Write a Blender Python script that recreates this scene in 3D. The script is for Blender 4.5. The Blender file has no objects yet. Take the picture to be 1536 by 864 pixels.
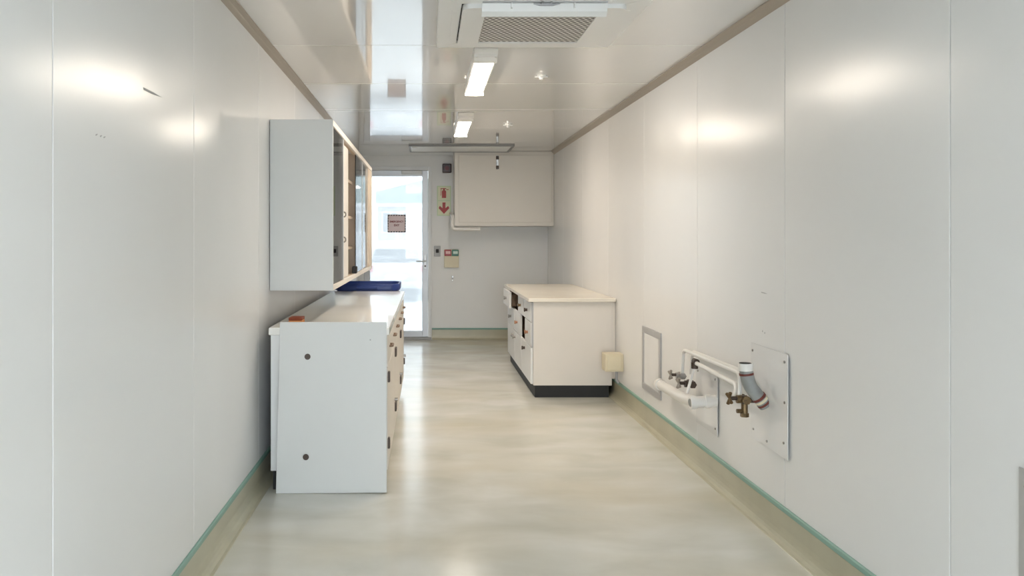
import bpy, bmesh, math, random
from mathutils import Vector, Matrix
random.seed(7)
PI = math.pi
SC = bpy.context.scene
COL = SC.collection

# ------------------------------------------------------------------ camera
cam_d = bpy.data.cameras.new('camera')
cam = bpy.data.objects.new('camera', cam_d); COL.objects.link(cam)
cam.location = (0, 0, 1.35); cam.rotation_euler = (PI/2, 0, 0)
cam_d.sensor_width = 36; cam_d.lens = 28.6
cam_d.shift_x = 0.0827; cam_d.shift_y = -0.0495
cam_d.clip_start = 0.05; cam_d.clip_end = 300
SC.camera = cam

# ------------------------------------------------------------------ world, sun, exposure
SKY = 3.0
w = bpy.data.worlds.new('world'); SC.world = w; w.use_nodes = True
nt = w.node_tree; nt.nodes.clear()
bg = nt.nodes.new('ShaderNodeBackground'); bg.inputs[0].default_value = (0.84, 0.93, 1.0, 1); bg.inputs[1].default_value = SKY
wo = nt.nodes.new('ShaderNodeOutputWorld'); nt.links.new(bg.outputs[0], wo.inputs[0])
sd = bpy.data.lights.new('sun', 'SUN'); sd.energy = 1.0; sd.angle = 0.02; sd.color = (1, .97, .92)
sun = bpy.data.objects.new('sun', sd); COL.objects.link(sun); sun.rotation_euler = (math.radians(38), math.radians(18), 0)
sun.location = (0, 5, 12)
vs = SC.view_settings
vs.view_transform = 'Standard'; vs.look = 'None'; vs.gamma = 1.0; vs.use_curve_mapping = False
vs.exposure = 1.7
LAMP = 20.0
LAMP_COL = (1.0, 0.89, 0.755)

# room numbers (metres)
XL, XR = -0.905, 1.589
YB, YR = 10.75, -1.6
ZC = 2.43

# ------------------------------------------------------------------ materials
def mat(name, col, rough=.5, metal=0., spec=.5, coat=0., noise=None, bump=None, emit=None, mottle=None):
    m = bpy.data.materials.new(name); m.use_nodes = True
    t = m.node_tree; b = t.nodes['Principled BSDF']
    b.inputs['Base Color'].default_value = (*col, 1)
    b.inputs['Roughness'].default_value = rough
    b.inputs['Metallic'].default_value = metal
    b.inputs['Specular IOR Level'].default_value = spec
    b.inputs['Coat Weight'].default_value = coat
    if emit:
        b.inputs['Emission Color'].default_value = (*emit[0], 1); b.inputs['Emission Strength'].default_value = emit[1]
    tc = t.nodes.new('ShaderNodeTexCoord')
    geo = t.nodes.new('ShaderNodeNewGeometry')
    if noise:            # (scale, amount): soft tint variation of the surface itself
        n = t.nodes.new('ShaderNodeTexNoise'); n.inputs['Scale'].default_value = noise[0]; n.inputs['Detail'].default_value = 5
        t.links.new(geo.outputs['Position'], n.inputs['Vector'])
        r = t.nodes.new('ShaderNodeMapRange'); r.inputs[1].default_value = .3; r.inputs[2].default_value = .7
        r.inputs[3].default_value = 1-noise[1]; r.inputs[4].default_value = 1+noise[1]*.4
        t.links.new(n.outputs['Fac'], r.inputs[0])
        v = t.nodes.new('ShaderNodeVectorMath'); v.operation = 'SCALE'; v.inputs[0].default_value = col
        t.links.new(r.outputs[0], v.inputs['Scale']); t.links.new(v.outputs[0], b.inputs['Base Color'])
    if bump:             # (scale, strength, distance)
        n = t.nodes.new('ShaderNodeTexNoise'); n.inputs['Scale'].default_value = bump[0]; n.inputs['Detail'].default_value = bump[3] if len(bump) > 3 else 2
        t.links.new(geo.outputs['Position'], n.inputs['Vector'])
        u = t.nodes.new('ShaderNodeBump'); u.inputs['Strength'].default_value = bump[1]; u.inputs['Distance'].default_value = bump[2]
        t.links.new(n.outputs['Fac'], u.inputs['Height']); t.links.new(u.outputs[0], b.inputs['Normal'])
    return m

M = {}
M['wall'] = mat('wall_panel_white', (.81, .81, .805), .25, spec=.42, bump=(1.3, .45, .02, 1))
M['ceil'] = mat('ceiling_panel_white', (.77, .76, .74), .10, spec=1.0, coat=1.0, bump=(1.0, .15, .01, 1))
M['joint'] = mat('joint_sealant', (.33, .32, .30), .6)
M['cornice'] = mat('cornice_aluminium', (.40, .35, .29), .45, .3)
M['darkframe'] = mat('dark_grey_frame', (.27, .27, .27), .5)
M['cove'] = mat('cove_skirting', (.49, .465, .345), .3, noise=(3, .12))
M['green'] = mat('green_cap', (.23, .39, .33), .45)
M['back'] = mat('back_wall_grey', (.83, .83, .82), .4, bump=(1.2, .2, .01, 1))
M['alu'] = mat('painted_white_aluminium', (.78, .79, .80), .35)
M['alugrey'] = mat('grey_aluminium', (.42, .42, .43), .45, .0)
M['leaf'] = mat('door_leaf_aluminium', (.64, .66, .69), .35, .2)
M['steel'] = mat('brushed_steel', (.55, .55, .55), .35, .5)
M['platewhite'] = mat('white_metal_plate', (.80, .80, .80), .16, 0, .7, bump=(2.2, .5, .03, 1))
M['dark'] = mat('black_plinth', (.010, .010, .011), .6)
M['darkmetal'] = mat('dark_brown_metal', (.07, .05, .04), .4, .5)
M['lamwhite'] = mat('white_laminate', (.81, .81, .80), .35, noise=(2, .03))
M['lamgrey'] = mat('pale_grey_laminate', (.71, .715, .70), .4, noise=(2, .03))
M['cream'] = mat('cream_laminate', (.78, .73, .67), .4, noise=(2, .04))
M['top'] = mat('cream_worktop', (.84, .77, .66), .25, coat=.3, noise=(3, .05))
M['topwhite'] = mat('white_worktop', (.86, .84, .79), .2, coat=.5, noise=(3, .03))
M['beech'] = mat('beige_wood_edge', (.70, .58, .46), .45, noise=(7, .12))
M['boxcream'] = mat('cream_boxing', (.80, .76, .70), .4, noise=(1.5, .03))
M['plastic'] = mat('white_plastic', (.86, .86, .85), .3)
M['pvc'] = mat('white_pvc', (.80, .78, .75), .28)
M['greypipe'] = mat('grey_pipe', (.29, .30, .29), .4, noise=(20, .15))
M['rustlight'] = mat('rusty_knob', (.42, .20, .11), .5)
M['rust'] = mat('red_brown_tape', (.16, .035, .025), .55)
M['brass'] = mat('old_brass', (.20, .135, .07), .38, .8, noise=(40, .3))
M['chrome'] = mat('tarnished_chrome', (.35, .33, .31), .28, .9)
M['blue'] = mat('blue_plastic', (.012, .04, .22), .35)
M['orange'] = mat('orange_brown', (.25, .045, .012), .6)
M['orangelight'] = mat('orange_sponge', (.72, .30, .10), .8)
M['red'] = mat('sign_red', (.42, .02, .015), .4)
M['darkred'] = mat('dark_red_plastic', (.035, .006, .008), .35)
M['darkred2'] = mat('sounder_ring_red', (.12, .01, .012), .4)
M['signcream'] = mat('sign_luminescent', (.80, .80, .58), .4)
M['signgreen'] = mat('sign_border_green', (.62, .74, .50), .4)
M['signred2'] = mat('sign_text_red', (.26, .03, .03), .6)
M['blackprint'] = mat('black_print', (.03, .03, .035), .7)
M['btnred'] = mat('button_red', (.35, .02, .03), .35)
M['btngreen'] = mat('button_green', (.02, .14, .09), .35)
M['btnpink'] = mat('button_pink_label', (.85, .58, .58), .5)
M['btnmint'] = mat('button_mint_label', (.66, .80, .72), .5)
M['brown'] = mat('brown_gap_shade', (.16, .11, .075), .8, noise=(60, .3))  # dark tone standing in for shade inside the right cabinets
M['handlebrown'] = mat('brown_handle', (.20, .13, .09), .45, .3)
M['ivory'] = mat('ivory_plastic', (.74, .66, .48), .4)
M['grille'] = mat('grille_plastic', (.70, .66, .62), .45)
M['screen'] = mat('filter_screen_dark', (.13, .115, .105), .8)
M['void'] = mat('dark_cavity', (.03, .03, .03), .8)
M['midgrey'] = mat('grey_plastic', (.45, .45, .47), .4)  # one even mid grey shared by small parts and lines
M['scuff'] = mat('scuff_grey', (.42, .42, .42), .7)
M['tyre'] = mat('tyre_rubber', (.03, .03, .03), .8)
M['carpaint'] = mat('pale_car_paint', (.33, .345, .36), .2, coat=.6)
M['carglass'] = mat('car_glass', (.03, .04, .05), .08, 0, .5)
M['tail'] = mat('tail_light_red', (.35, .02, .02), .2)
M['asphalt'] = mat('pale_concrete', (.40, .40, .395), .8, noise=(1.2, .12))
M['bwall'] = mat('pale_building_wall', (.30, .32, .345), .8, noise=(.7, .06))
M['broof'] = mat('pale_green_roof', (.12, .19, .155), .6, noise=(.6, .06))
M['bglass'] = mat('building_glass', (.05, .06, .07), .2)

# lamp diffuser: it gives off light
M['lamp'] = mat('lamp_diffuser', (.9, .9, .88), .4, emit=(LAMP_COL, LAMP))
M['lampend'] = mat('lamp_end_cap', (.85, .83, .80), .35)

# floor: trowelled epoxy
def floor_mat():
    m = bpy.data.materials.new('epoxy_floor'); m.use_nodes = True
    t = m.node_tree; b = t.nodes['Principled BSDF']
    g = t.nodes.new('ShaderNodeNewGeometry')
    mp = t.nodes.new('ShaderNodeMapping'); mp.inputs['Scale'].default_value = (1.0, 1.9, 1)
    t.links.new(g.outputs['Position'], mp.inputs['Vector'])
    n1 = t.nodes.new('ShaderNodeTexNoise'); n1.inputs['Scale'].default_value = 1.7; n1.inputs['Detail'].default_value = 6; n1.inputs['Roughness'].default_value = .5; n1.inputs['Distortion'].default_value = .4
    n2 = t.nodes.new('ShaderNodeTexNoise'); n2.inputs['Scale'].default_value = .7; n2.inputs['Detail'].default_value = 3
    n3 = t.nodes.new('ShaderNodeTexNoise'); n3.inputs['Scale'].default_value = 9; n3.inputs['Detail'].default_value = 6
    for n in (n1, n2, n3): t.links.new(mp.outputs[0], n.inputs['Vector'])
    r = t.nodes.new('ShaderNodeValToRGB'); e = r.color_ramp.elements
    e[0].position = .3; e[0].color = (.57, .565, .50, 1); e[1].position = .72; e[1].color = (.75, .745, .70, 1)
    k = e.new(.5); k.color = (.66, .655, .595, 1)
    t.links.new(n1.outputs['Fac'], r.inputs[0])
    mx = t.nodes.new('ShaderNodeMix'); mx.data_type = 'RGBA'
    mr = t.nodes.new('ShaderNodeMapRange'); mr.inputs[1].default_value = .45; mr.inputs[2].default_value = .7; mr.inputs[3].default_value = 0; mr.inputs[4].default_value = .55
    t.links.new(n2.outputs['Fac'], mr.inputs[0]); t.links.new(mr.outputs[0], mx.inputs[0])
    t.links.new(r.outputs[0], mx.inputs[6]); mx.inputs[7].default_value = (.62, .56, .42, 1)
    t.links.new(mx.outputs[2], b.inputs['Base Color'])
    rr = t.nodes.new('ShaderNodeMapRange'); rr.inputs[3].default_value = .13; rr.inputs[4].default_value = .22
    t.links.new(n1.outputs['Fac'], rr.inputs[0]); t.links.new(rr.outputs[0], b.inputs['Roughness'])
    u = t.nodes.new('ShaderNodeBump'); u.inputs['Strength'].default_value = .05; u.inputs['Distance'].default_value = .003
    t.links.new(n3.outputs['Fac'], u.inputs['Height']); t.links.new(u.outputs[0], b.inputs['Normal'])
    return m
M['floor'] = floor_mat()

def glass_mat(name, tint, haze, hazecol=(.9, .93, .95), ior=1.5):
    m = bpy.data.materials.new(name); m.use_nodes = True
    t = m.node_tree; t.nodes.clear(); N = t.nodes.new; L = t.links.new
    out = N('ShaderNodeOutputMaterial'); tr = N('ShaderNodeBsdfTransparent'); tr.inputs[0].default_value = (*tint, 1)
    gl = N('ShaderNodeBsdfGlossy'); gl.inputs['Roughness'].default_value = 0
    ts = N('ShaderNodeBsdfTranslucent'); ts.inputs[0].default_value = (*hazecol, 1)
    fr = N('ShaderNodeFresnel'); fr.inputs[0].default_value = ior
    a = N('ShaderNodeMixShader'); a.inputs[0].default_value = haze; L(tr.outputs[0], a.inputs[1]); L(ts.outputs[0], a.inputs[2])
    c = N('ShaderNodeMixShader'); L(fr.outputs[0], c.inputs[0]); L(a.outputs[0], c.inputs[1]); L(gl.outputs[0], c.inputs[2])
    L(c.outputs[0], out.inputs[0]); return m
M['doorglass'] = glass_mat('glare_hazed_door_glass', (.48, .485, .485), .21)  # translucent haze and tint stand in for glare washing out the outside
def paper_mat(name, col):
    m = bpy.data.materials.new(name); m.use_nodes = True
    t = m.node_tree; t.nodes.clear()
    out = t.nodes.new('ShaderNodeOutputMaterial'); d = t.nodes.new('ShaderNodeBsdfDiffuse'); ts = t.nodes.new('ShaderNodeBsdfTranslucent'); x = t.nodes.new('ShaderNodeMixShader')
    d.inputs[0].default_value = (*col, 1); ts.inputs[0].default_value = (*col, 1); x.inputs[0].default_value = .4
    t.links.new(d.outputs[0], x.inputs[1]); t.links.new(ts.outputs[0], x.inputs[2]); t.links.new(x.outputs[0], out.inputs[0]); return m
M['pinkpaper'] = paper_mat('pink_paper', (.86, .75, .73))
M['cabglass'] = glass_mat('cabinet_glass', (.97, .98, .97), .02, ior=1.8)

# ------------------------------------------------------------------ mesh helpers
class MB:
    def __init__(s): s.bm = bmesh.new()
    def box(s, x0, x1, y0, y1, z0, z1, bev=0., seg=1, mtx=None):
        g = bmesh.new()
        bmesh.ops.create_cube(g, size=1)
        for v in g.verts: v.co = Vector(((x0+x1)/2+v.co.x*(x1-x0), (y0+y1)/2+v.co.y*(y1-y0), (z0+z1)/2+v.co.z*(z1-z0)))
        if bev: bmesh.ops.bevel(g, geom=list(g.edges), offset=bev, segments=seg, profile=.5, affect='EDGES')
        return s.join(g, mtx)
    def join(s, g, mtx=None):
        if mtx is not None: bmesh.ops.transform(g, matrix=mtx, verts=g.verts)
        me = bpy.data.meshes.new('t'); g.to_mesh(me); g.free(); s.bm.from_mesh(me); bpy.data.meshes.remove(me); return s
    def prism(s, pts, axis, a, b, bev=0.):
        """closed outline pts (u,v) extruded along axis from a to b"""
        def P(u, v, w): return {'x': (w, u, v), 'y': (u, w, v), 'z': (u, v, w)}[axis]
        g = bmesh.new()
        lo = [g.verts.new(P(u, v, a)) for u, v in pts]; hi = [g.verts.new(P(u, v, b)) for u, v in pts]
        n = len(pts)
        g.faces.new(lo); g.faces.new(hi[::-1])
        for i in range(n): g.faces.new((lo[i], hi[i], hi[(i+1) % n], lo[(i+1) % n]))
        bmesh.ops.recalc_face_normals(g, faces=g.faces)
        if bev: bmesh.ops.bevel(g, geom=list(g.edges), offset=bev, segments=1, affect='EDGES')
        return s.join(g)
    def tube(s, pts, r, seg=14, cap=True, inner=None):
        """round tube along a polyline; r a number or one per point"""
        pts = [Vector(p) for p in pts]; n = len(pts)
        rs = r if isinstance(r, (list, tuple)) else [r]*n
        g = bmesh.new(); rings = []
        t0 = (pts[1]-pts[0]).normalized()
        up = Vector((0, 0, 1)) if abs(t0.z) < .9 else Vector((1, 0, 0))
        u = t0.cross(up).normalized()
        for i in range(n):
            if i == 0: t = (pts[1]-pts[0])
            elif i == n-1: t = (pts[-1]-pts[-2])
            else: t = (pts[i+1]-pts[i]).normalized()+(pts[i]-pts[i-1]).normalized()
            t.normalize(); u = (u-t*u.dot(t)).normalized(); v = t.cross(u)
            rings.append([g.verts.new(pts[i]+(u*math.cos(2*PI*k/seg)+v*math.sin(2*PI*k/seg))*rs[i]) for k in range(seg)])
        for i in range(n-1):
            for k in range(seg): g.faces.new((rings[i][k], rings[i][(k+1) % seg], rings[i+1][(k+1) % seg], rings[i+1][k]))
        if cap: g.faces.new(rings[0][::-1]); g.faces.new(rings[-1])
        bmesh.ops.recalc_face_normals(g, faces=g.faces)
        return s.join(g)
    def cyl(s, c, axis, r, h, seg=20, r2=None):
        c = Vector(c); d = {'x': Vector((1, 0, 0)), 'y': Vector((0, 1, 0)), 'z': Vector((0, 0, 1))}[axis] if isinstance(axis, str) else Vector(axis).normalized()
        return s.tube([c-d*h/2, c+d*h/2], [r, r if r2 is None else r2], seg)
    def build(s, name, material, parent=None, smooth=False, kind=None):
        me = bpy.data.meshes.new(name); s.bm.to_mesh(me); s.bm.free()
        me.materials.append(material)
        if smooth:
            for p in me.polygons: p.use_smooth = True
            me.set_sharp_from_angle(angle=math.radians(38))
        o = bpy.data.objects.new(name, me); COL.objects.link(o)
        if parent is not None:
            o.parent = parent
            o.matrix_parent_inverse = Matrix.Translation(-parent.location)   # a part's mesh is in world coordinates
        if kind: o['kind'] = kind
        return o
def arc(c, r, a0, a1, n, f):
    return [f(c[0]+r*math.cos(a0+(a1-a0)*i/n), c[1]+r*math.sin(a0+(a1-a0)*i/n)) for i in range(n+1)]
def fillet(pts, r, n=6):
    """round the corners of a polyline"""
    pts = [Vector(p) for p in pts]; out = [pts[0]]
    for i in range(1, len(pts)-1):
        a, b, c = pts[i-1], pts[i], pts[i+1]
        d1 = (a-b); d2 = (c-b); k = min(r, d1.length*.49, d2.length*.49)
        p, q = b+d1.normalized()*k, b+d2.normalized()*k
        for j in range(n+1):
            t = j/n; out.append(p*(1-t)**2+b*2*t*(1-t)+q*t*t)
    out.append(pts[-1]); return out
def rrect(x0, x1, y0, y1, r, n=6):
    out = []
    for cx, cy, a in ((x1-r, y1-r, 0), (x0+r, y1-r, PI/2), (x0+r, y0+r, PI), (x1-r, y0+r, 1.5*PI)):
        out += [(cx+r*math.cos(a+PI/2*i/n), cy+r*math.sin(a+PI/2*i/n)) for i in range(n+1)]
    return out
def tag(o, label, cat, group=None):
    o['label'] = label; o['category'] = cat
    if group: o['group'] = group
    return o
def thing(name, label, cat, loc=(0, 0, 0), group=None):
    o = bpy.data.objects.new(name, None); COL.objects.link(o); o.location = loc; o.empty_display_size = .1
    return tag(o, label, cat, group)
def B(x0, x1, y0, y1, z0, z1, bev=0., seg=1): return MB().box(x0, x1, y0, y1, z0, z1, bev, seg)
def text_mesh(name, body, size, material, parent, loc, depth=.0004):
    cu = bpy.data.curves.new(name, 'FONT'); cu.body = body; cu.size = size; cu.align_x = 'CENTER'; cu.align_y = 'CENTER'; cu.extrude = depth; cu.offset = .0011
    tmp = bpy.data.objects.new(name+'_t', cu); COL.objects.link(tmp)
    dg = bpy.context.evaluated_depsgraph_get(); me = bpy.data.meshes.new_from_object(tmp.evaluated_get(dg))
    bpy.data.objects.remove(tmp); bpy.data.curves.remove(cu)
    me.transform(Matrix.Translation(loc) @ Matrix.Rotation(PI/2, 4, 'X'))
    me.materials.clear(); me.materials.append(material); me.name = name
    o = bpy.data.objects.new(name, me); COL.objects.link(o); o.parent = parent
    o.matrix_parent_inverse = Matrix.Translation(-parent.location)
    return o

# ================================================================== SETTING
def struct(o): o['kind'] = 'structure'; return o
struct(B(XL-.12, XR+.12, YR-.12, YB+.12, -.12, 0).build('floor', M['floor']))

# ceiling: slab with separate panels below it
ce = struct(B(XL-.12, XR+.12, YR-.12, YB+.12, ZC+.012, ZC+.12).build('ceiling', M['joint']))
cy = [YR, -.07, 1.09, 2.25, 3.41, 4.575, 5.72, 6.87, 8.04, 9.2, 10.36, YB]
for a, b in zip(cy, cy[1:]): B(XL, XR, a+.002, b-.002, ZC, ZC+.013, .0015).build('ceiling_panel', M['ceil'], ce)

# side walls: backing and panels with recessed joints
wl = struct(B(XL-.12, XL-.012, YR-.12, YB+.12, 0, ZC+.12).build('wall_left', M['joint']))
ly = [YR, -.415, .775, 1.965, 3.154, 4.364, 5.55, 6.74, 7.93, 9.12, 10.3, YB]
for a, b in zip(ly, ly[1:]): B(XL-.013, XL, a+.002, b-.002, .02, ZC, .0016).build('wall_panel', M['wall'], wl)
wr = struct(B(XR+.012, XR+.12, YR-.12, YB+.12, 0, ZC+.12).build('wall_right', M['joint']))
ry = [YR, -1.06, .12, 1.3, 2.473, 3.617, 4.787, 5.965, 7.15, 8.33, 9.51, 10.6, YB]
for a, b in zip(ry, ry[1:]): B(XR, XR+.013, a+.002, b-.002, .02, ZC, .0016).build('wall_panel', M['wall'], wr)
# scuffs and screw holes in the panels
def sliver(y0, z0, y1, z1, wd, x, par, s=1):
    g = MB(); d = Vector((y1-y0, z1-z0)); n = Vector((-d.y, d.x)).normalized()*wd
    g.prism([(y0-n.x*.3, z0-n.y*.3), (y0+n.x, z0+n.y), ((y0+y1)/2+n.x*.8, (z0+z1)/2+n.y*.8), (y1, z1), ((y0+y1)/2-n.x*.6, (z0+z1)/2-n.y*.6)], 'x', x, x+.0006*s)
    return g.build('scuff_mark', M['scuff'], par)
sliver(2.592, 1.822, 2.774, 1.827, .006, XL, wl, 1)
for a in (2.22, 2.25, 2.275): sliver(a, 1.628, a+.014, 1.634, .003, XL, wl, 1)
sliver(3.87, 1.09, 3.80, 1.085, .004, XR, wr, -1)
for y, z in ((3.855, .905), (3.83, .90)): MB().cyl((XR-.0003, y, z), 'x', .0045, .0008, 10).build('screw_hole', M['scuff'], wr)

# end wall with the doorway
DX0, DX1, DZ = -.885, .055, 2.285
wb = struct(MB().box(XL-.1, DX0, YB, YB+.12, 0, ZC+.02).box(DX1, XR+.1, YB, YB+.12, 0, ZC+.02).box(DX0, DX1, YB, YB+.12, DZ, ZC+.02).build('wall_back', M['back']))
# rear end of the cabin, behind the viewer: open double doorway
struct(MB().box(XL-.1, -.62, YR-.12, YR, 0, ZC+.02).box(1.30, XR+.1, YR-.12, YR, 0, ZC+.02).box(-.62, 1.30, YR-.12, YR, 2.25, ZC+.02).build('wall_rear', M['wall']))

# cornice strips
for nm, x, s in (('trim_1', XL, 1), ('trim_2', XR, -1)):
    c = struct(MB().prism([(x, ZC), (x+.037*s, ZC), (x+.037*s, ZC-.006), (x+.020*s, ZC-.020), (x+.016*s, ZC-.026), (x, ZC-.042)], 'y', YR, YB if s > 0 else 10.19).build(nm, M['cornice']))

# coved skirting with green cap
def skirt(nm, path_axis, base, s, a, b):
    prof = [(0, 0), (.052, 0), (.05, .0015), (.038, .004), (.026, .011), (.017, .022), (.011, .038), (.008, .06), (.007, .132), (0, .132)]
    pts = [(base+s*u, v) for u, v in prof]
    o = struct(MB().prism(pts, path_axis, a, b).build(nm, M['cove']))
    cap = [(base, .130), (base+s*.009, .130), (base+s*.011, .133), (base+s*.011, .149), (base+s*.006, .153), (base, .153)]
    MB().prism(cap, path_axis, a, b).build('cap_strip', M['green'], o)
skirt('baseboard_left', 'y', XL, 1, YR, YB)
skirt('baseboard_right', 'y', XR, -1, YR, YB)
skirt('baseboard_back', 'x', YB, -1, DX1+.005, XR-.052)

# glazed door
dr = struct(thing('door_1', 'x', 'x', (-.41, YB, 0))); del dr['label']; del dr['category']
MB().box(DX0, DX0+.045, YB-.02, YB+.10, .03, DZ, .004).box(DX1-.045, DX1, YB-.02, YB+.10, .03, DZ, .004).box(DX0+.045, DX1-.045, YB-.019, YB+.099, DZ-.05, DZ, .002).build('door_frame', M['alu'], dr)
B(DX0, DX1, YB-.06, YB+.12, 0, .03, .004).build('threshold', M['alugrey'], dr)
lx0, lx1, lz0, lz1, ly0, ly1 = DX0+.046, DX1-.046, .031, DZ-.051, YB+.02, YB+.065
leaf = MB().box(lx0, lx0+.08, ly0, ly1, lz0, lz1, .004).box(lx1-.075, lx1, ly0, ly1, lz0, lz1, .004).box(lx0+.08, lx1-.075, ly0+.001, ly1-.001, lz1-.075, lz1, .002).box(lx0+.08, lx1-.075, ly0+.001, ly1-.001, lz0, lz0+.08, .002).build('door_leaf', M['leaf'], dr)
B(lx0+.078, lx1-.073, YB+.038, YB+.046, lz0+.078, lz1-.073).build('glass_pane', M['doorglass'], leaf)
B(-.34, -.075, YB-.035, YB+.018, DZ-.105, DZ-.055, .006, 2).build('door_closer', M['alu'], dr)
hx = lx1-.037
h = MB().box(hx-.018, hx+.018, YB+.010, YB+.02, .93, 1.12, .004).tube(fillet([(hx, YB+.012, 1.035), (hx, YB-.045, 1.035), (hx-.115, YB-.045, 1.035)], .02), .009, 12).build('door_handle', M['steel'], dr, True)
MB().cyl((hx, YB+.008, .97), 'y', .012, .02, 16).build('lock_cylinder', M['darkmetal'], dr, True)
for z in (.3, 1.15, 1.95): MB().cyl((DX0+.047, YB+.01, z), 'z', .011, .11, 12).build('hinge', M['steel'], dr, True)

# ================================================================== CEILING THINGS
def cassette():
    x0, x1, y0, y1 = .05, .995, 3.535, 4.48
    t = thing('air_conditioner', 'white square ceiling cassette air conditioner with perforated grille and open flap', 'air conditioner', ((x0+x1)/2, (y0+y1)/2, ZC))
    f = MB()
    def ring(a, zt, zb, ix):   # outer frame drawn as four mitred bars
        for pts in ([(x0, y0), (x1, y0), (x1-a, y0+a), (x0+a, y0+a)], [(x1, y0), (x1, y1), (x1-a, y1-a), (x1-a, y0+a)],
                    [(x1, y1), (x0, y1), (x0+a, y1-a), (x1-a, y1-a)], [(x0, y1), (x0, y0), (x0+a, y0+a), (x0+a, y1-a)]):
            f.prism(pts, 'z', zb, zt, .0025)
    ring(.105, ZC, ZC-.036, 0)
    f.build('outer_frame', M['plastic'], t)
    B(x0+.09, x1-.09, y0+.09, y1-.09, ZC-.022, ZC-.001).build('backing_plate', M['void'], t)
    px0, px1, py0, py1 = .16, .902, 3.637, 4.345
    gx0, gx1, gy0, gy1 = .266, .786, 3.775, 4.29
    outer = rrect(px0, px1, py0, py1, .05); zb, zt = ZC-.056, ZC-.030
    p = bmesh.new()
    inner = [(min(max(x, gx0), gx1), min(max(y, gy0), gy1)) for x, y in outer]
    # map the rounded outline on the square opening
    n = len(outer)
    for z in (zb, zt):
        vo = [p.verts.new((x, y, z)) for x, y in outer]
        q = n//4
        ci = [p.verts.new((x, y, z)) for x, y in ((gx1, gy1), (gx0, gy1), (gx0, gy0), (gx1, gy0))]
        for k in range(4):
            seg = vo[k*q:(k+1)*q]
            for i in range(len(seg)-1): p.faces.new((seg[i], seg[i+1], ci[k]))
            p.faces.new((seg[-1], vo[((k+1)*q) % n], ci[(k+1) % 4], ci[k]))
        if z == zb: vb, cb = vo, ci
        else: vt, ct = vo, ci
    for i in range(n): p.faces.new((vb[i], vb[(i+1) % n], vt[(i+1) % n], vt[i]))
    for i in range(4): p.faces.new((cb[i], cb[(i+1) % 4], ct[(i+1) % 4], ct[i]))
    bmesh.ops.recalc_face_normals(p, faces=p.faces)
    MB().join(p).build('intake_panel', M['plastic'], t)
    # perforated grille: honeycomb lattice
    g = bmesh.new(); s = .0175; dx = s*math.sqrt(3); dy = s*1.5
    ny = int((gy1-gy0)/dy)+2; nx = int((gx1-gx0)/dx)+2
    zg = ZC-.050
    for j in range(ny):
        for i in range(nx):
            cx = gx0+i*dx+(dx/2 if j % 2 else 0); cyy = gy0+j*dy
            O = []; I = []; T = []
            for k in range(6):
                a = PI/6+k*PI/3
                def cl(r): return (min(max(cx+r*math.cos(a), gx0), gx1), min(max(cyy+r*math.sin(a), gy0), gy1))
                O.append(g.verts.new((*cl(s), zg))); I.append(g.verts.new((*cl(s*.70), zg))); T.append(g.verts.new((*cl(s*.70), zg+.0015)))
            for k in range(6):
                m = (k+1) % 6
                g.faces.new((O[k], I[k], I[m], O[m])); g.faces.new((I[k], T[k], T[m], I[m]))
    bmesh.ops.dissolve_degenerate(g, dist=1e-6, edges=g.edges)
    MB().join(g).build('intake_grille', M['grille'], t)
    B(gx0-.02, gx1+.02, gy0-.02, gy1+.02, ZC-.0484, ZC-.040).build('filter_screen', M['screen'], t)
    # flaps: the near one hangs open, the others lie flush
    lv = MB().prism([(3.612, ZC-.030), (3.617, ZC-.032), (3.632, ZC-.070), (3.650, ZC-.088), (3.645, ZC-.092), (3.624, ZC-.074)], 'x', .243, .802).build('louver', M['plastic'], t)
    B(.245, .80, 3.600, 3.612, ZC-.040, ZC-.030).build('pivot_bar', M['midgrey'], lv)
    MB().prism([(.47, ZC-.044), (.50, ZC-.052), (.56, ZC-.052), (.59, ZC-.044)], 'y', 3.604, 3.622).box(.505, .515, 3.6, 3.62, ZC-.05, ZC-.03).box(.545, .555, 3.6, 3.62, ZC-.05, ZC-.03).build('flap_bracket', M['midgrey'], lv)
    for x in (.375, .655): B(x-.004, x+.004, 3.604, 3.626, ZC-.062, ZC-.034, .001).build('rib', M['plastic'], lv)
    B(.243, .80, 4.352, 4.386, ZC-.037, ZC-.030, .002).build('louver', M['plastic'], t)
    B(.115, .152, 3.74, 4.25, ZC-.0375, ZC-.030, .002).build('louver', M['plastic'], t)
    B(.91, .935, 3.74, 4.25, ZC-.0375, ZC-.030, .002).build('louver', M['plastic'], t)
cassette()

def batten(yc, label, L=1.2, x=.335):
    t = thing('batten_light', label, 'ceiling light', (x, yc, ZC), 'batten lights along the ceiling')
    y0, y1 = yc-L/2, yc+L/2
    MB().prism([(x-.068, ZC), (x-.066, ZC-.048), (x-.056, ZC-.052), (x-.052, ZC-.046), (x+.052, ZC-.046), (x+.056, ZC-.052), (x+.066, ZC-.048), (x+.068, ZC)], 'y', y0+.02, y1-.02).build('housing', M['lampend'], t)
    def prof(wd, hh, zt, n=10): return [(x-wd, zt)]+[(x-wd*math.cos(PI*i/n), zt-hh*math.sin(PI*i/n)**.6) for i in range(1, n)]+[(x+wd, zt)]
    MB().prism(prof(.052, .026, ZC-.044), 'y', y0+.085, y1-.03).build('diffuser', M['lamp'], t, True)
    MB().prism([(y0, ZC), (y0, ZC-.012), (y0+.06, ZC-.068), (y0+.085, ZC-.0735), (y0+.085, ZC)], 'x', x-.0685, x+.0685, .004).build('end_cap', M['lampend'], t)
    MB().prism([(y1, ZC), (y1, ZC-.012), (y1-.02, ZC-.068), (y1-.03, ZC-.0735), (y1-.03, ZC)], 'x', x-.0685, x+.0685, .004).build('end_cap', M['lampend'], t)
    return t
batten(5.23, 'white batten light on the ceiling just beyond the air conditioner')
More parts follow.
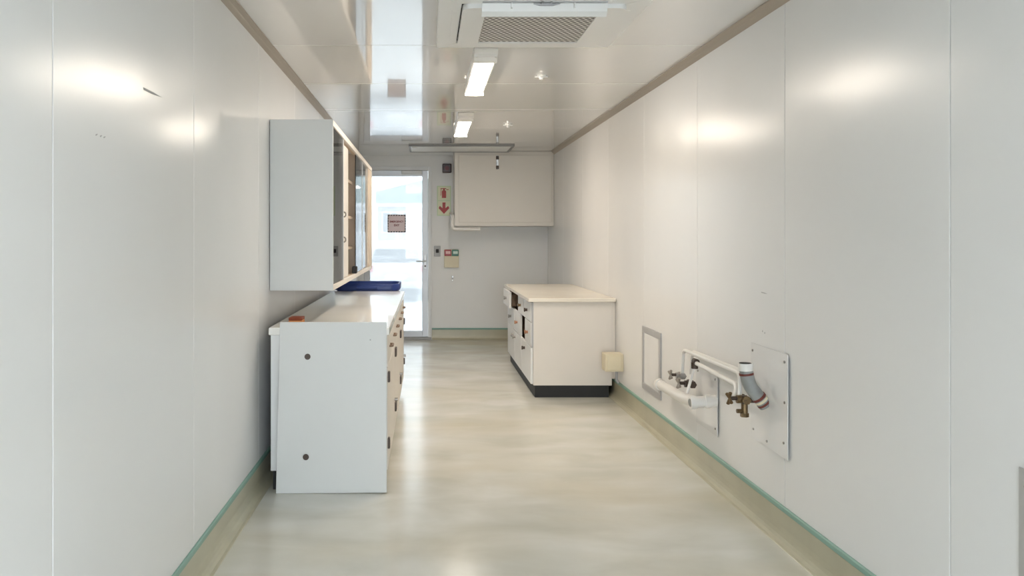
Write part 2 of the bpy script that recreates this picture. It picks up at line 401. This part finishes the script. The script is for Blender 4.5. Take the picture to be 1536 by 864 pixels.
batten(7.62, 'white batten light on the ceiling, farthest from the air conditioner')

def fitting(x, y, label):
    t = thing('ceiling_nozzle', label, 'nozzle', (x, y, ZC), 'cross fittings on the ceiling')
    MB().cyl((x, y, ZC-.003), 'z', .028, .006, 18).build('base_disc', M['plastic'], t, True)
    B(x-.045, x+.045, y-.007, y+.007, ZC-.016, ZC-.005, .002).build('cross_arm', M['plastic'], t)
    B(x-.007, x+.007, y-.06, y+.06, ZC-.017, ZC-.006, .002).build('cross_arm', M['plastic'], t)
    MB().cyl((x, y, ZC-.018), 'z', .012, .024, 14).build('hub', M['plastic'], t, True)
fitting(.76, 5.42, 'small white cross-shaped ceiling fitting beside the nearer batten light')
fitting(.77, 7.77, 'small white cross-shaped ceiling fitting beside the farther batten light')

t = thing('ceiling_hatch', 'flat white ceiling access panel in a grey frame in front of the cream boxing', 'access panel', (.4, 9.85, ZC))
hx0, hx1, hy0, hy1 = -.218, 1.02, 9.50, 10.18
B(hx0+.02, hx1-.02, hy0+.02, hy1-.02, ZC-.012, ZC-.001).build('panel', M['plastic'], t)
for bx in ((hx0, hx1, hy0, hy0+.022), (hx0, hx1, hy1-.022, hy1), (hx1-.03, hx1, hy0+.022, hy1-.022), (hx0, hx0+.022, hy0+.022, hy1-.022)):
    B(*bx, ZC-.018, ZC, .002).build('frame_bar', M['darkframe'] , t)
B(hx0+.04, hx0+.10, hy0+.06, hy0+.30, ZC-.03, ZC-.012, .006, 2).build('catch', M['plastic'], t)

# ================================================================== BACK WALL THINGS
t = thing('wall_boxing', 'large cream boxing under the ceiling in the back right corner', 'boxing', (.96, 10.47, 1.492))
bx0, bz0 = .343, 1.492
B(bx0, XR-.002, 10.2, YB-.002, bz0, ZC-.002, .003).build('carcass', M['boxcream'], t)
B(bx0+.05, XR-.03, 10.188, 10.2, bz0+.045, ZC-.05, .003).build('front_panel', M['boxcream'], t)
lt = MB().box(.862, .892, 10.176, 10.19, 2.20, 2.375, .003).build('latch', M['steel'], t)
for z in (2.225, 2.345): B(.859, .895, 10.168, 10.178, z-.022, z+.022, .004).build('latch_clip', M['darkmetal'], lt)

t = MB().tube(fillet([(.313, 10.60, 1.66), (.313, 10.17, 1.62), (.313, 10.17, 1.452), (.66, 10.17, 1.452)], .05), .024, 14).build('conduit_pipe', M['pvc'], None, True)
tag(t, 'white plastic pipe bent around the lower left corner of the cream boxing', 'pipe')

t = thing('alarm_sounder', 'dark red square fire alarm sounder left of the cream boxing', 'alarm', (.256, YB, 2.26))
B(.198, .318, YB-.05, YB, 2.2, 2.32, .012, 2).build('housing', M['darkred'], t)
MB().cyl((.258, YB-.054, 2.26), 'y', .03, .012, 20).build('sounder_ring', M['darkred2'], t, True)

t = thing('fire_sign', 'tall pale fire extinguisher sign with red extinguisher and down arrow', 'sign', (.22, YB, 1.82))
sx0, sx1, sz0, sz1 = .128, .312, 1.635, 2.03
B(sx0, sx1, YB-.004, YB, sz0, sz1).build('backing', M['signgreen'], t)
zc = 1.835
for a, b in ((sz0+.012, zc-.006), (zc+.006, sz1-.012)): B(sx0+.012, sx1-.012, YB-.006, YB-.003, a, b).build('pictogram_field', M['signcream'], t)
y0, y1 = YB-.008, YB-.005
cx = (sx0+sx1)/2
MB().prism([(cx-.028, 1.87), (cx+.028, 1.87), (cx+.028, 1.955), (cx+.018, 1.972), (cx-.018, 1.972), (cx-.028, 1.955)], 'y', y0, y1).box(cx-.01, cx+.01, y0, y1, 1.97, 1.99).box(cx-.045, cx+.03, y0, y1, 1.988, 1.998).box(cx+.03, cx+.06, y0, y1, 1.975, 1.983).prism([(cx-.04, 1.99), (cx-.034, 1.99), (cx-.04, 1.90), (cx-.046, 1.90)], 'y', y0, y1).build('extinguisher_symbol', M['red'], t)
az = 1.66
MB().prism([(cx, az), (cx+.07, az+.075), (cx+.055, az+.105), (cx+.02, az+.075), (cx+.02, az+.15), (cx-.02, az+.15), (cx-.02, az+.075), (cx-.055, az+.105), (cx-.07, az+.075)], 'y', y0, y1).build('arrow_symbol', M['red'], t)

t = thing('switch_plate', 'small grey wall plate with a dark centre beside the door frame', 'switch', (.135, YB, 1.17))
B(.088, .175, YB-.012, YB, 1.098, 1.237, .004).build('plate', M['alugrey'], t)
B(.112, .152, YB-.018, YB-.01, 1.145, 1.195, .004).build('key_switch', M['blackprint'], t)

t = thing('button_box', 'cream control box with a red and a green push button', 'push button', (.32, YB, 1.08))
B(.222, .415, YB-.06, YB, .952, 1.19, .006, 2).build('housing', M['ivory'], t)
for a, b, m1, m2, nm in ((.225, .315, 'btnred', 'btnpink', 'red push button'), (.322, .412, 'btngreen', 'btnmint', 'green push button')):
    q = B(a, b, YB-.075, YB-.055, 1.105, 1.188, .005).build('push_button', M[m1], t); q['label'] = nm
    B(a+.016, b-.012, YB-.079, YB-.072, 1.132, 1.168, .002).build('button_label', M[m2], q)

t = thing('coat_hook', 'small metal hook on the wall below the push button box', 'hook', (.334, YB, .81))
B(.322, .346, YB-.006, YB, .772, .845, .002).build('plate', M['steel'], t)
MB().tube(fillet([(.334, YB-.004, .82), (.334, YB-.03, .79), (.334, YB-.034, .815)], .01), .005, 8).build('hook', M['darkmetal'], t, True)

# sign on the door glass
sy = YB+.037
t = thing('exit_sign', 'pink paper emergency exit notice with dashed border on the door glass', 'sign', (-.41, sy, 1.53))
ex0, ex1, ez0, ez1 = -.527, -.285, 1.413, 1.652
B(ex0, ex1, sy-.0016, sy, ez0, ez1).build('paper', M['pinkpaper'], t)
d = MB()
for i in range(7):
    u = ex0+.006+i*.0345; d.box(u, u+.021, sy-.003, sy-.0012, ez1-.018, ez1-.004).box(u, u+.021, sy-.003, sy-.0012, ez0+.004, ez0+.018)
for i in range(7):
    v = ez0+.004+i*.0345; d.box(ex0+.003, ex0+.013, sy-.003, sy-.0012, v, v+.02).box(ex1-.013, ex1-.003, sy-.003, sy-.0012, v, v+.02)
d.build('dashed_border', M['blackprint'], t)
text_mesh('lettering', 'EMERGENCY', .032, M['signred2'], t, (-.407, sy-.0022, 1.557))
text_mesh('lettering', 'EXIT', .035, M['signred2'], t, (-.407, sy-.0022, 1.508))

# ================================================================== LEFT SIDE
# wall cabinet with sliding fronts
X0, X1, Y0, Y1, Z0, Z1 = XL+.003, -.54, 4.66, 7.94, 1.044, 2.026
t = thing('wall_cabinet', 'long white wall cabinet with sliding glass doors above the left worktop', 'cabinet', (X0, (Y0+Y1)/2, Z0))
B(X0, X1, Y0, Y0+.02, Z0, Z1, .002).build('end_panel', M['lamgrey'], t)
B(X0, X1, Y1-.02, Y1, Z0, Z1, .002).build('end_panel', M['lamgrey'], t)
B(X0, X1-.02, Y0+.02, Y1-.02, Z1-.02, Z1).build('top_panel', M['lamgrey'], t)
B(X0, X1-.02, Y0+.02, Y1-.02, Z0, Z0+.02).build('bottom_panel', M['lamwhite'], t)
B(X0, X0+.008, Y0+.02, Y1-.02, Z0+.02, Z1-.02).build('back_panel', M['cream'], t)
B(X0+.008, X1-.024, 6.40, 6.42, Z0+.02, Z1-.02).build('divider', M['beech'], t)
for z in (1.26, 1.49, 1.76):
    B(X0+.008, X1-.046, Y0+.02, 6.40, z, z+.02).build('shelf', M['beech'], t)
    B(X0+.008, X1-.06, 6.42, Y1-.02, z, z+.02).build('shelf', M['beech'], t)
for z0, z1 in ((Z0, Z0+.032), (Z1-.036, Z1)):
    r = MB().box(X1-.02, X1, Y0+.02, Y1-.02, z0, z1, .002).build('rail', M['cream'], t)
    B(X1-.045, X1-.02, Y0+.02, Y1-.02, z0+.004, z1-.004).build('track', M['beech'], r)
def pane(y0, y1, x, lab=None):
    d = B(x-.003, x+.003, y0, y1, Z0+.034, Z1-.04).build('glass_door', M['cabglass'], t)
    B(x-.006, x+.006, y1-.012, y1, Z0+.034, Z1-.04).build('edge_strip', M['alu'], d)
    return d
pane(4.69, 5.28, X1-.008); pane(6.26, 6.88, X1-.013); pane(6.88, 7.5, X1-.020)
for y0, y1 in ((5.24, 5.74),):
    d = B(X1-.044, X1-.018, y0, y1, Z0+.034, Z1-.055, .002).build('sliding_door', M['cream'], t)
    for z in (1.50, 1.335):
        MB().tube(fillet([(X1-.02, y0+.10, z+.02), (X1+.004, y0+.10, z+.012), (X1+.004, y0+.10, z-.012), (X1-.02, y0+.10, z-.02)], .01), .005, 8).build('finger_pull', M['chrome'], d, True)
B(X1-.028, X1-.004, 7.5, Y1-.02, Z0+.034, Z1-.04, .002).build('stile', M['beech'], t)
B(X1-.03, X1+.004, 6.16, 6.25, Z0+.032, Z0+.085, .003).build('lock_block', M['dark'], t)

# base cabinets
def handle_bar(x, y, z, s, L, parent, m='darkmetal', vertical=False):
    """bow handle on a front facing +-x"""
    if vertical: p = [(x, y, z-L/2), (x+s*.024, y, z-L/2), (x+s*.024, y, z+L/2), (x, y, z+L/2)]
    else: p = [(x, y-L/2, z), (x+s*.018, y-L/2, z), (x+s*.018, y+L/2, z), (x, y+L/2, z)]
    return MB().tube(fillet(p, .012, 4), .006, 8).build('handle', M[m], parent, True)
LX0, LX1 = -.838, -.232
def left_unit(y0, y1, label):
    t = thing('base_cabinet', label, 'cabinet', ((LX0+LX1)/2, (y0+y1)/2, 0), 'cabinets under the left worktop')
    B(LX0, LX1, y0+.001, y1-.001, .1, .825).build('carcass', M['lamwhite'], t)
    B(LX0+.012, LX1-.05, y0+.001, y1-.001, 0, .1).build('toe_kick', M['dark'], t)
    ym = (y0+y1)/2
    for a, b, hs in ((y0, ym, 1), (ym, y1, -1)):
        d = B(LX1, LX1+.02, a+.003, b-.003, .655, .822, .002).build('drawer', M['cream'], t)
        handle_bar(LX1+.02, (a+b)/2, .742, 1, .09, d, 'handlebrown')
        d = B(LX1, LX1+.02, a+.003, b-.003, .105, .650, .002).build('door', M['cream'], t)
        hy = a+.024 if hs > 0 else b-.024
        for z in (.735 if False else .60, .245):
            B(LX1+.016, LX1+.032, hy-.02, hy+.02, z-.028, z+.028, .003).build('hinge', M['darkmetal'], d)
        if hs < 0: MB().cyl((LX1+.03, b-.06, .30), 'x', .011, .022, 12).build('knob', M['chrome'], d, True)
    return t
uy = [4.355, 5.336, 6.318, 7.298]
left_unit(uy[0], uy[1], 'cream fronted base cabinet under the left worktop, behind the loose end panel')
left_unit(uy[1], uy[2], 'cream fronted base cabinet in the middle under the left worktop')
left_unit(uy[2], uy[3], 'cream fronted base cabinet under the left worktop, next to the blue bin')
t = tag(B(-.850, -.203, 4.352, 7.31, .826, .866, .003).build('worktop', M['topwhite']), 'long glossy white worktop along the left wall', 'worktop')

# loose end panel leaning on the near end
t = thing('loose_panel', 'white board with two dark plugs leaning on the end of left cabinets', 'panel', (-.5, 4.30, 0))
tilt = .046/.9
def board(pts, th):
    g = bmesh.new(); f = []; b = []
    for x, z in pts:
        y = 4.285+z*tilt; f.append(g.verts.new((x, y, z))); b.append(g.verts.new((x, y+th, z)))
    g.faces.new(f); g.faces.new(b[::-1]); n = len(pts)
    for i in range(n): g.faces.new((f[i], b[i], b[(i+1) % n], f[(i+1) % n]))
    bmesh.ops.recalc_face_normals(g, faces=g.faces)
    bmesh.ops.bevel(g, geom=list(g.edges), offset=.0015, segments=1, affect='EDGES'); return MB().join(g)
board([(-.798, 0), (-.214, .004), (-.216, .898), (-.785, .898)], .016).build('board', M['lamgrey'], t)
for x, z in ((-.636, .716), (-.641, .19)):
    y = 4.285+z*tilt
    MB().cyl((x, y-.001, z), 'y', .016, .006, 20).build('plug', M['darkmetal'], t, True)
MB().cyl((-.303, 4.285+.805*tilt, .805), 'y', .004, .003, 10).build('nail_hole', M['scuff'], t, True)

t = thing('scouring_sponge', 'small orange and brown sponge block on the left worktop by the wall', 'sponge', (-.725, 4.52, .866))
B(-.768, -.693, 4.50, 4.60, .866, .889, .004, 2).build('sponge', M['orangelight'], t)
B(-.768, -.693, 4.50, 4.60, .889, .906, .004, 2).build('scouring_pad', M['orange'], t)

# blue bin
def bin_():
    t = thing('plastic_bin', 'dark blue open plastic bin standing past the end of the left worktop', 'bin', (-.56, 7.80, 0))
    g = bmesh.new(); rings = []
    secs = [(0, .07, .0), (.30, .045, 0), (.80, .022, 0), (.86, .020, 0), (.862, .002, 0), (.905, .0, 0), (.918, .006, 0), (.918, .018, 0), (.86, .03, 0), (.05, .08, 0)]
    for z, ins, _ in secs: rings.append([g.verts.new((x, y, z)) for x, y in rrect(-.865+ins, -.255-ins, 7.50+ins, 8.06-ins, .09-ins*.5, 7)])
    n = len(rings[0])
    for a, b in zip(rings, rings[1:]):
        for i in range(n): g.faces.new((a[i], a[(i+1) % n], b[(i+1) % n], b[i]))
    g.faces.new(rings[0][::-1]); g.faces.new(rings[-1])
    bmesh.ops.recalc_face_normals(g, faces=g.faces)
    MB().join(g).build('tub', M['blue'], t, True)
    B(-.66, -.46, 7.488, 7.50, .872, .892, .005, 2).build('grip', M['blue'], t)
bin_()

# ================================================================== RIGHT SIDE CABINETS
RX = .895      # carcass face, fronts face -x
def front(name, y0, y1, z0, z1, parent, pull=0., hm=None, hy=None, hz=None, mk='lamwhite'):
    d = B(RX-.02-pull, RX-pull, y0+.003, y1-.003, z0+.003, z1-.003, .002).build(name, M[mk], parent)
    if pull: MB().box(RX-pull, RX+.2, y0+.012, y1-.012, z0+.02, z0+.03).box(RX-pull, RX+.2, y0+.012, y0+.022, z0+.03, z1-.03).box(RX-pull, RX+.2, y1-.022, y1-.012, z0+.03, z1-.03).build('drawer_box', M['brown'], d)  # brown here paints the shade in the gap behind the pulled front
    hy = (y0+y1)/2 if hy is None else hy; hz = (z0+z1)/2 if hz is None else hz
    q = MB().cyl((RX-.03-pull, hy, hz), 'x', .012, .024, 12).cyl((RX-.044-pull, hy, hz), 'x', .017, .010, 14).build('knob', M[hm or 'chrome'], d, True)
    return d
def right_unit(y0, y1, label, near=False):
    t = thing('base_cabinet', label, 'cabinet', (1.22, (y0+y1)/2, 0), 'cabinets under the right worktop')
    B(RX+.012, 1.53, y0+.001, y1-.001, 0, .1).build('toe_kick', M['dark'], t)
    th = .018
    B(RX if near else RX+.03, 1.557, y0+.001, y0+th, .1, .806, .001).build('side_panel', M['cream'], t)
    B(RX+.05, 1.557, y1-th, y1-.001, .1, .806, .001).build('side_panel', M['cream'], t)
    B(RX, 1.557, y0+th, y1-th, .1, .118).build('bottom_panel', M['cream'], t)
    B(1.545, 1.557, y0+th, y1-th, .118, .806).build('back_panel', M['cream'], t)
    B(RX+.16, RX+.17, y0+th, y1-th, .118, .79).box(RX+.008, RX+.16, y1-th-.006, y1-th, .118, .79).build('gap_shade_liner', M['brown'], t)  # added dark sheets; their brown paints the shade inside open drawer slots
    if near: B(1.557, 1.586, y0+.006, y0+.02, .155, .806).build('scribe_strip', M['cream'], t)
    B(RX+.02, 1.545, y0+th, y1-th, .79, .806).build('top_rail', M['cream'], t)
    return t
a = right_unit(6.862, 7.58, 'cream base cabinet under the right worktop, nearest the viewer with dark plinth', True)
B(RX-.012, RX+.001, 6.862, 6.874, .42, .80, .001).build('filler_strip', M['midgrey'], a)
front('drawer', 6.88, 7.38, .63, .80, a, hm='darkmetal')
front('drawer', 6.88, 7.30, .42, .63, a, hm='rustlight')
front('door', 6.88, 7.57, .105, .42, a, hm='darkmetal', hy=7.30, hz=.36)
b = right_unit(7.58, 8.16, 'white fronted base cabinet in the middle under the right worktop')
front('drawer', 7.40, 7.85, .63, .80, b, hm='brass'); front('drawer', 7.66, 8.15, .42, .63, b, hm='rustlight')
front('door', 7.60, 8.15, .105, .42, b, hm='chrome', hy=8.08, hz=.36)
c = right_unit(8.16, 8.88, 'white base cabinet under the right worktop with a drawer pulled out, farthest from viewer')
front('drawer', 8.22, 8.86, .63, .80, c, pull=.045, hm='chrome'); front('drawer', 8.18, 8.86, .42, .63, c, hm='chrome'); front('door', 8.18, 8.86, .105, .42, c, hm='chrome', hy=8.25, hz=.36)
tag(B(.845, 1.582, 6.82, 8.92, .807, .838, .003).build('worktop', M['top']), 'cream worktop on the right cabinets', 'worktop')

t = thing('cable_box', 'small ivory junction box low on the right wall beside the cream cabinet', 'junction box', (1.54, 6.64, .26))
B(1.44, XR, 6.58, 6.72, .262, .405, .006, 2).build('housing', M['ivory'], t)
B(1.452, XR-.02, 6.572, 6.582, .275, .392, .004).build('cover', M['ivory'], t)
MB().tube(fillet([(1.55, 6.66, .265), (1.55, 6.66, .18), (1.567, 6.66, .16)], .02), .010, 10).build('cable', M['midgrey'], t, True)

# ================================================================== RIGHT WALL PLUMBING
t = thing('wall_hatch', 'square access hatch in a grey frame low on the right wall', 'access panel', (XR, 5.75, .24))
a0, a1, z0, z1, fw = 5.515, 5.985, .243, .70, .045
B(XR-.006, XR, a0+fw, a1-fw, z0+fw, z1-fw, .001).build('panel', M['platewhite'], t)
for bx in ((a0, a1, z0, z0+fw), (a0, a1, z1-fw, z1), (a0, a0+fw, z0+fw, z1-fw), (a1-fw, a1, z0+fw, z1-fw)):
    B(XR-.010, XR, bx[0], bx[1], bx[2], bx[3], .002).build('frame_bar', M['alugrey'], t)

def plate(name, label, y0, y1, z0, z1, lift, screws, m='platewhite'):
    t = thing(name, label, 'metal plate', (XR, (y0+y1)/2, z0))
    g = MB()
    # sheet whose near edge stands off the wall
    g.prism([(XR-.0015, y1), (XR-.0015-.0025, y1), (XR-lift*.25-.004, (y0+y1)/2), (XR-lift-.004, y0), (XR-lift-.0015, y0), (XR-lift*.25-.0015, (y0+y1)/2)], 'z', z0, z1)
    g.build('sheet', M[m], t)
    for y, z in screws:
        f = (y1-y)/(y1-y0); off = lift*.25*f/.5 if f < .5 else lift*(.25+.75*(f-.5)/.5)
        MB().cyl((XR-off-.006, y, z), 'x', .006, .005, 10).build('screw', M['chrome'], t, True)
    return t
plate('pipe_plate', 'shiny white metal plate behind the grey pipe on right wall', 3.56, 3.985, .372, .835, .008,
      [(3.59, .80), (3.59, .62), (3.60, .44), (3.79, .40), (3.96, .80), (3.95, .42)])
plate('pipe_plate', 'small white metal plate behind the white drain pipe stub', 4.43, 4.80, .262, .60, .006,
      [(4.46, .57), (4.46, .30), (4.76, .57), (4.46, .44)])
plate('kick_plate', 'grey steel sheet at the lower right edge, on the right wall near the viewer', 1.35, 2.18, .05, .735, .004, [(2.15, .69), (2.15, .3), (1.8, .7)], 'steel')

# grey pipe stub
t = thing('soil_pipe', 'grey pipe stub with red bands and white collar rising from right wall', 'pipe', (XR, 3.79, .58))
py = 3.80
path = fillet([(XR-.009, py, .563), (1.50, py, .662), (1.488, py, .738)], .05, 8)
MB().tube(path, .031, 20).build('pipe', M['greypipe'], t, True)
dv = Vector((1.50-(XR-.004), 0, .662-.560)).normalized()
def band(p, dirv, r, wd, m='rust'): return MB().cyl(p, dirv, r, wd, 20).build('band', M[m], t, True)
band((1.571, py, .576), dv, .0335, .010); band((1.549, py, .603), dv, .0335, .012); band((1.560, py, .590), dv, .0325, .012, 'ivory')
band((1.4905, py, .712), (-.15, 0, 1), .0325, .010)
c0 = MB().tube([(1.488, py, .728), (1.486, py, .762)], .0335, 20).build('collar', M['pvc'], t, True)
MB().cyl((1.486, py, .7625), 'z', .028, .002, 20).build('opening', M['void'], c0, True)

# white drain
t = thing('drain_pipe', 'thick white plastic drain pipe with an elbow and open end on right wall', 'pipe', (XR, 4.45, .44))
MB().tube([(XR-.010, 4.45, .455), (1.455, 4.45, .447)], .031, 18).build('stub', M['pvc'], t, True)
MB().tube(fillet([(1.475, 4.45, .447), (1.462, 4.66, .432), (1.505, 5.28, .398)], .10, 8), .031, 18).build('branch_pipe', M['pvc'], t, True)
MB().cyl((1.503, 5.25, .40), (.07, 1, -.054), .037, .05, 18).build('collar', M['pvc'], t, True)
MB().cyl((1.53, 4.45, .452), 'x', .036, .03, 18).build('collar', M['pvc'], t, True)
o = MB().cyl((1.452, 4.45, .446), (1, 0, .06), .036, .03, 18).build('collar', M['pvc'], t, True)
MB().cyl((1.436, 4.445, .446), (1, .15, .06), .022, .002, 18).build('opening', M['greypipe'], o, True)

# water pipes
def water(name, pts, label, r=.0105, fr=.05):
    o = MB().tube(fillet(pts, fr, 8), r, 12).build(name, M['pvc'], None, True); return tag(o, label, 'pipe')
water('water_pipe', [(1.50, 4.79, .545), (1.50, 4.765, .692), (1.50, 3.90, .700), (1.482, 3.86, .60)], 'white water pipe, upper and outer of the pair, running to the brass valve', fr=.045)
water('water_pipe', [(1.555, 4.80, .545), (1.555, 4.775, .682), (1.555, 3.90, .690), (1.555, 3.87, .60)], 'white water pipe behind the upper pipe, closest to the right wall', fr=.045)
water('water_pipe', [(1.50, 4.54, .648), (1.50, 3.94, .636), (1.475, 3.90, .585)], 'white water pipe, lower of the horizontal pipes, from black elbow to brass valve', .0115)
t = thing('pipe_elbow', 'small black elbow with thin white tube dropping to the drain pipe', 'pipe fitting', (1.5, 4.55, .648))
MB().cyl((1.5, 4.55, .655), 'y', .017, .04, 14).cyl((1.498, 4.56, .632), 'z', .019, .035, 14).build('elbow', M['darkmetal'], t, True)
MB().tube([(1.498, 4.56, .625), (1.462, 4.58, .472)], .008, 10).build('drop_tube', M['pvc'], t, True)

# valves
def valve(loc, label, m, s=1., lever=True):
    x, y, z = loc
    t = thing('valve', label, 'valve', loc)
    MB().cyl((x, y, z), 'y', .017*s, .075*s, 12).cyl((x, y-.03*s, z), 'y', .022*s, .016*s, 6).cyl((x, y+.03*s, z), 'y', .022*s, .016*s, 6).cyl((x-.012*s, y, z), 'x', .02*s, .05*s, 12).build('body', M[m], t, True)
    MB().cyl((x-.05*s, y, z+.004), 'x', .010*s, .04*s, 10).build('stem', M['darkmetal'], t, True)
    g = MB().cyl((x-.072*s, y, z+.004), 'x', .010*s, .008*s, 10)
    for k in range(4):
        a = k*PI/2+.5; g.tube([(x-.072*s, y, z+.004), (x-.074*s, y+.034*s*math.cos(a), z+.004+.034*s*math.sin(a))], [.006*s, .009*s], 8)
    g.build('hand_wheel', M['chrome' if m != 'brass' else 'brass'], t, True)
    return t
v = valve((1.50, 4.80, .535), 'small tarnished tap under the outer white pipe, left of the black elbow', 'chrome', .9)
v = valve((1.53, 4.72, .500), 'small tarnished tap behind the thin drop tube above the drain pipe', 'darkmetal', 1.0)
t = valve((1.497, 3.845, .585), 'old brass valve cluster left of the grey pipe stub', 'brass', .95)
MB().cyl((1.497, 3.84, .545), 'z', .015, .06, 10).cyl((1.497, 3.84, .512), 'z', .020, .018, 6).cyl((1.485, 3.84, .53), 'x', .010, .05, 8).build('outlet', M['brass'], t, True)
MB().cyl((1.52, 3.845, .580), 'x', .013, .08, 10).cyl((1.49, 3.83, .585), 'x', .022, .014, 6).build('tail_piece', M['darkmetal'], t, True)

# ================================================================== OUTSIDE
GZ = -.36
struct(B(-30, 30, YB+.125, 75, GZ-.1, GZ).build('ground_front', M['asphalt']))
struct(B(-30, 30, -40, YR-.125, GZ-.1, GZ).build('ground_rear', M['asphalt']))
struct(B(-1.2, .5, YB+.125, YB+1.3, GZ, -.03).build('door_landing', M['asphalt']))

def car(cx, y0):
    t = thing('parked_car', 'pale silver hatchback parked outside, seen from behind through the glass door', 'car', (cx, y0, GZ))
    W = .86
    # sections along the length: (y, z_low, half_low, z_belt, half_belt, z_top, half_top)
    secs = [(0, .42, .72, .80, .76, .86, .70), (.06, .30, .80, .88, .82, .98, .76), (.22, .25, .84, .98, .85, 1.44, .60), (.55, .24, W, 1.0, .86, 1.60, .62),
            (1.5, .24, W, .98, .86, 1.61, .63), (2.3, .24, W, .97, .86, 1.50, .60), (2.95, .24, W, .96, .84, 1.04, .72), (3.7, .26, .83, .84, .80, .88, .68), (4.05, .36, .72, .66, .72, .70, .64)]
    g = bmesh.new(); R = []
    for y, zl, hl, zb, hb, zt, ht in secs:
        half = [(0, zl), (hl*.7, zl), (hl, zl+.10), (hb+.01, (zl+zb)/2), (hb, zb), (ht+.02, zt-.05), (ht*.8, zt), (0, zt+.015)]
        pts = half+[(-x, z) for x, z in half[-2:0:-1]]
        R.append([g.verts.new((cx+x, y0+y, GZ+z)) for x, z in pts])
    n = len(R[0])
    for a, b in zip(R, R[1:]):
        for i in range(n): g.faces.new((a[i], a[(i+1) % n], b[(i+1) % n], b[i]))
    g.faces.new(R[0][::-1]); g.faces.new(R[-1]); bmesh.ops.recalc_face_normals(g, faces=g.faces)
    MB().join(g).build('body', M['carpaint'], t, True)
    def quad(p, m, nm, th=.01):
        g = bmesh.new(); a = [g.verts.new(q) for q in p]; f = g.faces.new(a)
        bmesh.ops.solidify(g, geom=[f], thickness=th); bmesh.ops.recalc_face_normals(g, faces=g.faces)
        return MB().join(g).build(nm, M[m], t)
    def on(y, z): return (y0+y, GZ+z)
    quad([(cx-.66, y0+.075, GZ+1.04), (cx+.66, y0+.075, GZ+1.04), (cx+.56, y0+.195, GZ+1.40), (cx-.56, y0+.195, GZ+1.40)], 'carglass', 'rear_window', .03)
    for s in (-1, 1):
        quad([(cx+s*.845, y0+.45, GZ+1.03), (cx+s*.845, y0+2.6, GZ+1.02), (cx+s*.67, y0+2.15, GZ+1.44), (cx+s*.66, y0+.6, GZ+1.50)], 'carglass', 'side_window', .02)
        MB().box(cx+s*.69-.09, cx+s*.69+.09, y0-.02, y0+.10, GZ+.78, GZ+.97, .02, 2).build('tail_light', M['tail'], t)
        for y in (.75, 3.2):
            wh = MB().cyl((cx+s*.76, y0+y, GZ+.31), 'x', .31, .2, 28).build('wheel', M['tyre'], t, True)
            MB().cyl((cx+s*.865, y0+y, GZ+.31), 'x', .20, .02, 20).build('rim', M['steel'], wh, True)
        MB().box(cx+s*.93-.07, cx+s*.93+.07, y0+2.4, y0+2.5, GZ+.98, GZ+1.10, .02).build('mirror', M['carpaint'], t)
    B(cx-.30, cx+.30, y0-.012, y0+.02, GZ+.58, GZ+.72, .01).build('plate_recess', M['midgrey'], t)
    B(cx-.25, cx+.25, y0-.02, y0-.008, GZ+.60, GZ+.70).build('number_plate', M['plastic'], t)
    MB().box(cx-.80, cx+.80, y0-.08, y0+.16, GZ+.36, GZ+.54, .04, 2).build('bumper', M['carpaint'], t, True)
    B(cx-.70, cx+.70, y0+.0, y0+.2, GZ+.20, GZ+.34, .02).build('valance', M['tyre'], t)
    MB().tube([(cx-.2, y0+.06, GZ+1.10), (cx+.25, y0+.05, GZ+1.06)], .008, 6).build('wiper', M['tyre'], t)
car(-.83, 21.5)

def building():
    y0 = 40; t = thing('warehouse', 'pale building with a light green roof outside beyond the car', 'building', (2, y0, GZ))
    x0, x1 = -2.45, 8.0; ez = 2.95
    B(x0, x1, y0, y0+12, GZ, ez).build('wall', M['bwall'], t)
    g = MB().prism([(x0-.1, ez+.02), (x1, ez+.02), (x1, 4.6), (1.5, 4.6), (x0-.1, 3.6)], 'y', y0+.0, y0+12).build('gable', M['broof'], t)
    for k in range(12): B(x0+.2+k*.85, x0+.26+k*.85, y0-.04, y0, ez+.05, 3.55, .0).build('roof_rib', M['broof'], g)
    B(x0-.15, x1, y0-.25, y0, ez-.10, ez+.06, .01).build('gutter', M['alu'], t)
    for k in range(7):
        a = x0+.22+k*1.0
        f = MB().box(a, a+.86, y0-.05, y0, 1.55, 2.62).build('window', M['alu'], t)
        for q in range(2): B(a+.05+q*.4, a+.41+q*.4, y0-.065, y0-.045, 1.62, 2.55).build('pane', M['bglass'], f)
    for k in range(5): B(x0, x1, y0-.02, y0, GZ+.3+k*.3, GZ+.315+k*.3).build('cladding_line', M['midgrey'], t)
building()
